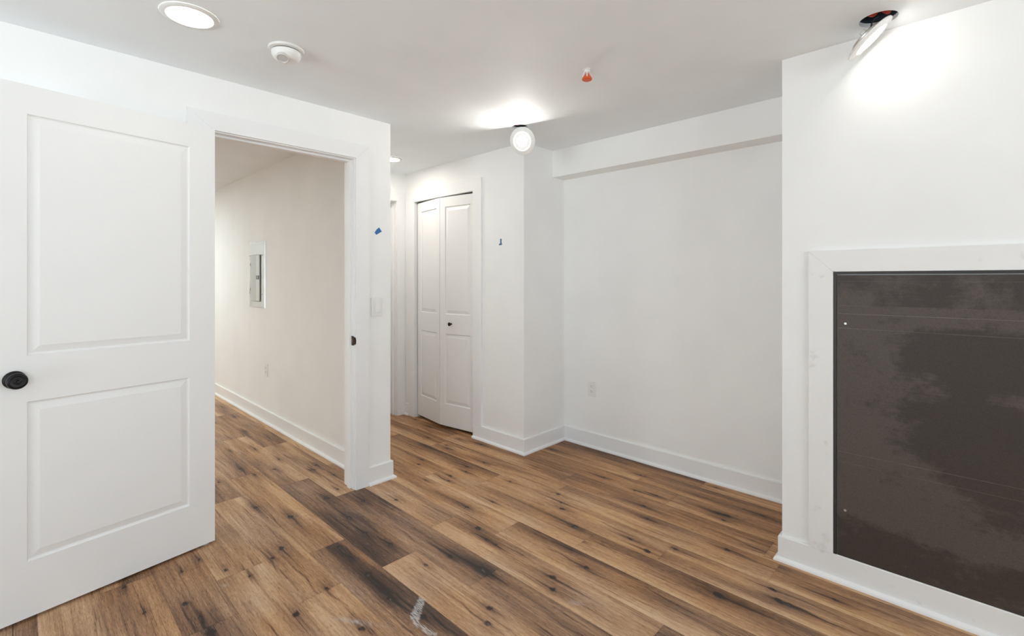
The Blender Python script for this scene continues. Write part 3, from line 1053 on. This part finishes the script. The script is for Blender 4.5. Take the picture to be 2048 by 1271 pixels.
# ------------------------------------------------------------------ ceiling lamps
def ceiling_lamp(loc, r, rt, m, label):
    e = empty('recessed_light', loc)
    tag(e, label, 'ceiling light', 'recessed ceiling lights')
    obj('trim_ring', lathe([(rt, -.0003), (rt, -.003), (rt - .003, -.006), (r + .002, -.008), (r, -.006), (r, -.0003)], 64), M_PLAST, e, smooth=True)
    q = obj('lens', lathe([(0, -.0066), (r * .9, -.0063), (r, -.005), (r, -.0004), (0, -.0004)], 64), m, e, smooth=True)
    q['label'] = 'glowing white lens'
    return e


ceiling_lamp((.470, 2.186, H), .077, .098, M_LEDC, 'lit round recessed light in the ceiling above the open door')
ceiling_lamp((2.215, 3.560, H), .066, .088, M_LEDH, 'lit round recessed light over the hall, partly behind the wall corner')
for x, y in ((0.3, 6.4), (-1.1, 4.4)):  # added lamps out of view, put in to brighten the next room
    ceiling_lamp((x, y, H), .077, .098, M_LEDP, 'added recessed light brightening the room beyond the doorway, out of view')
for x, y in ((-1.4, 0.4), (-1.4, -2.2)):  # added lamps, unseen, put in to even out the room light
    ceiling_lamp((x, y, H), .077, .098, M_LEDC, 'added unseen recessed light in the ceiling behind the viewer')


def hanging_lamp(top, nrm, rad, hole, label, cab, m_core, core=.55):
    """Round slim lamp hung by its cable from a ceiling cut-out. Local +z is the lit face."""
    z = Vector(nrm).normalized()
    up = (Vector((0, 0, 1)) - z * z.z).normalized() if cab[0] is None else Vector(cab[0]).normalized()
    up = (up - z * up.dot(z)).normalized()
    x = up.cross(z).normalized()
    c = Vector(top) - up * rad
    e = empty('hanging_light', c)
    tag(e, label, 'ceiling light', 'unfixed lights hanging from the ceiling')
    Mx = Matrix((x, up, z)).transposed().to_4x4()
    rl = rad * .68
    b1 = lathe([(0, -.010), (rad * .93, -.010), (rad, -.006), (rad, -.001), (rad - .002, .001), (rl + .006, .003), (rl + .003, .0045), (rl, .003), (rl, .0005), (0, .0005)], 64, mtx=Mx)
    obj('trim_ring', b1, M_DIFF, e, smooth=True)
    b2 = lathe([(0, -.024), (rad * .62, -.024), (rad * .68, -.020), (rad * .68, -.0101), (0, -.0101)], 48, mtx=Mx)
    obj('housing', b2, M_STEEL, e, smooth=True)
    b3 = lathe([(0, .0034), (rl * core, .0034), (rl * core, .0012), (0, .0012)], 48, mtx=Mx)
    q = obj('lens', b3, m_core, e, smooth=True)
    q['label'] = 'glowing white lens'
    b4 = lathe([(rl * (core + .01), .0012), (rl * (core + .01), .0030), (rl * .90, .0026), (rl * .90, .0012)], 48, mtx=Mx)
    obj('lens_rim', b4, M_LRIM, e, smooth=True)
    b5 = lathe([(rl * .91, .0012), (rl * .91, .0034), (rl * .985, .0034), (rl * .985, .0012)], 48, mtx=Mx)
    obj('lens_ring', b5, M_LRING, e, smooth=True)
    for s in (-1, 1):
        pb = [Mx @ Vector(p) for p in ((s * rad * .62, -.1 * rad, -.018), (s * rad * .80, -.1 * rad, -.03), (s * rad * .85, .1 * rad, -.03), (s * rad * .62, .1 * rad, -.018))]
        obj('spring_clip', tube(bmesh.new(), pb, .0012, 6), M_STEEL, e)
    hc = Vector((hole[0], hole[1], H + .010)) - c
    st = Mx @ Vector((0, rad * .25, -.024))
    mid = (st + hc) / 2 + Mx @ Vector((0, 0, -.02))
    pts = []
    for i in range(13):
        t = i / 12
        pts.append(st * (1 - t) ** 2 + mid * 2 * t * (1 - t) + hc * t * t)
    obj('cable', tube(bmesh.new(), pts, .0028, 8), M_CABLE, e)
    return e


hanging_lamp((2.330, 2.176, H - .008), (-.954 * .94, -.299 * .94, -.34), .092, HOLE_A, 'lit round light dangling from its ceiling hole before the closet corner', (None,), M_LEDA)
# right-hand lamp, seen nearly edge-on
Tp = Vector((2.344, .231, H - .008))
Bp = Vector((2.367, .374, CAM_H + .888))
upv = (Tp - Bp).normalized()
vw = Vector((2.355, .30, .95)).normalized()
nn = upv.cross(vw).normalized()
if nn.z > 0:
    nn = -nn
nn = (nn - .19 * vw).normalized()
hanging_lamp(Tp, nn, .093, HOLE_B, 'lit round light dangling edge-on from its ceiling hole above the dark panel', (upv,), M_LEDB, .93)


def jbox(hole, label):
    e = empty('junction_box', (hole[0], hole[1], H + .158))
    tag(e, label, 'junction box', 'boxes inside the ceiling holes')
    obj('box_shell', lathe([(0, -.003), (hole[2] + .03, -.003), (hole[2] + .03, -.125), (hole[2] + .028, -.125), (hole[2] + .028, -.006), (0, -.006)], 40), M_SLATE, e)
    bm = bmesh.new()
    for i, (dx, dy, dz) in enumerate(((0, .02, -.02), (.01, -.02, -.03), (-.02, 0, -.015))):
        pts = [(dx + .5 * (t - .5) * hole[2] * 2.2, dy + .01 * math.sin(t * 6 + i), -.126 + .06 * (2 * t - 1) ** 2 + dz * .3) for t in np.linspace(0, 1, 12)]
        tube(bm, pts, .010, 8)
    q = obj('red_wiring', bm, M_RED, e)
    q['label'] = 'loops of red wiring'
    return e


jbox(HOLE_A, 'dark round hole with wiring above the light near the closet corner')
jbox(HOLE_B, 'dark round hole with red wiring above the light over the dark panel')

# ------------------------------------------------------------------ smoke alarm
sa = empty('smoke_alarm', (.835, 2.195, H))
tag(sa, 'white round smoke alarm on the ceiling beside the recessed light', 'smoke alarm')
obj('base_plate', lathe([(0, -.0004), (.073, -.0004), (.074, -.004), (.071, -.009), (.064, -.011), (0, -.011)], 64), M_PLAST, sa, smooth=True)
obj('vent_gap', lathe([(.052, -.011), (.056, -.011), (.056, -.0155), (.052, -.0155)], 48), mat('vent_shadow', (.07, .068, .065), .8), sa)
obj('cover', lathe([(0, -.0150), (.059, -.0150), (.0615, -.018), (.0600, -.030), (.054, -.042), (.044, -.050), (.030, -.053), (0, -.0535)], 64), M_PLAST, sa, smooth=True)
tb = lathe([(.0215, .0005), (.0235, .0035), (.0250, .0038), (.0265, .002), (.0268, -.006)], 40)
bt = lathe([(0, .0016), (.012, .0014), (.0215, .0005)], 40, tb)
Rm = Matrix.Translation((-.0235, -.0200, -.0535)) @ Vector((0, 0, 1)).rotation_difference(Vector((-.21, -.18, -.96))).to_matrix().to_4x4()
for v in bt.verts:
    v.co = Rm @ Vector((v.co.x * 1.12, v.co.y * .95, v.co.z))
q = obj('test_button', bt, mat('grey_white_plastic', (.60, .59, .57), .4), sa, smooth=True)
q['label'] = 'round grey-white test button with raised rim'

# ------------------------------------------------------------------ sprinkler head with orange cap
spk = empty('sprinkler_head', (1.931, 1.360, H))
spk.scale = (1, 1, .8)
tag(spk, 'small fire sprinkler with orange cap hanging from the ceiling', 'sprinkler')
obj('escutcheon', lathe([(0, -.0004), (.019, -.0004), (.0195, -.002), (.017, -.004), (0, -.004)], 40), M_PLAST, spk, smooth=True)
obj('threaded_body', lathe([(0, -.004), (.013, -.004), (.015, -.008), (.015, -.020), (.010, -.024), (0, -.024)], 24), M_PLAST, spk, smooth=True)
bm = bmesh.new()
vx, vy = .82, -.57                      # across the line of sight from the doorway side
for s in (-1, 1):
    tube(bm, [(s * vx * .012, s * vy * .012, -.020), (s * vx * .020, s * vy * .020, -.034), (s * vx * .021, s * vy * .021, -.052)], .0028, 8)
tube(bm, [(-.017, -.012, -.020), (-.018, -.0125, -.036), (-.019, -.0135, -.052)], .0028, 8)
obj('frame_arm', bm, M_PLAST, spk)
q = obj('protective_cap', lathe([(0, -.024), (.008, -.025), (.013, -.036), (.020, -.046), (.0245, -.055), (.0245, -.062), (.021, -.065), (.012, -.066), (0, -.064)], 40), M_ORANGE, spk, smooth=True)
q['label'] = 'orange protective cap'
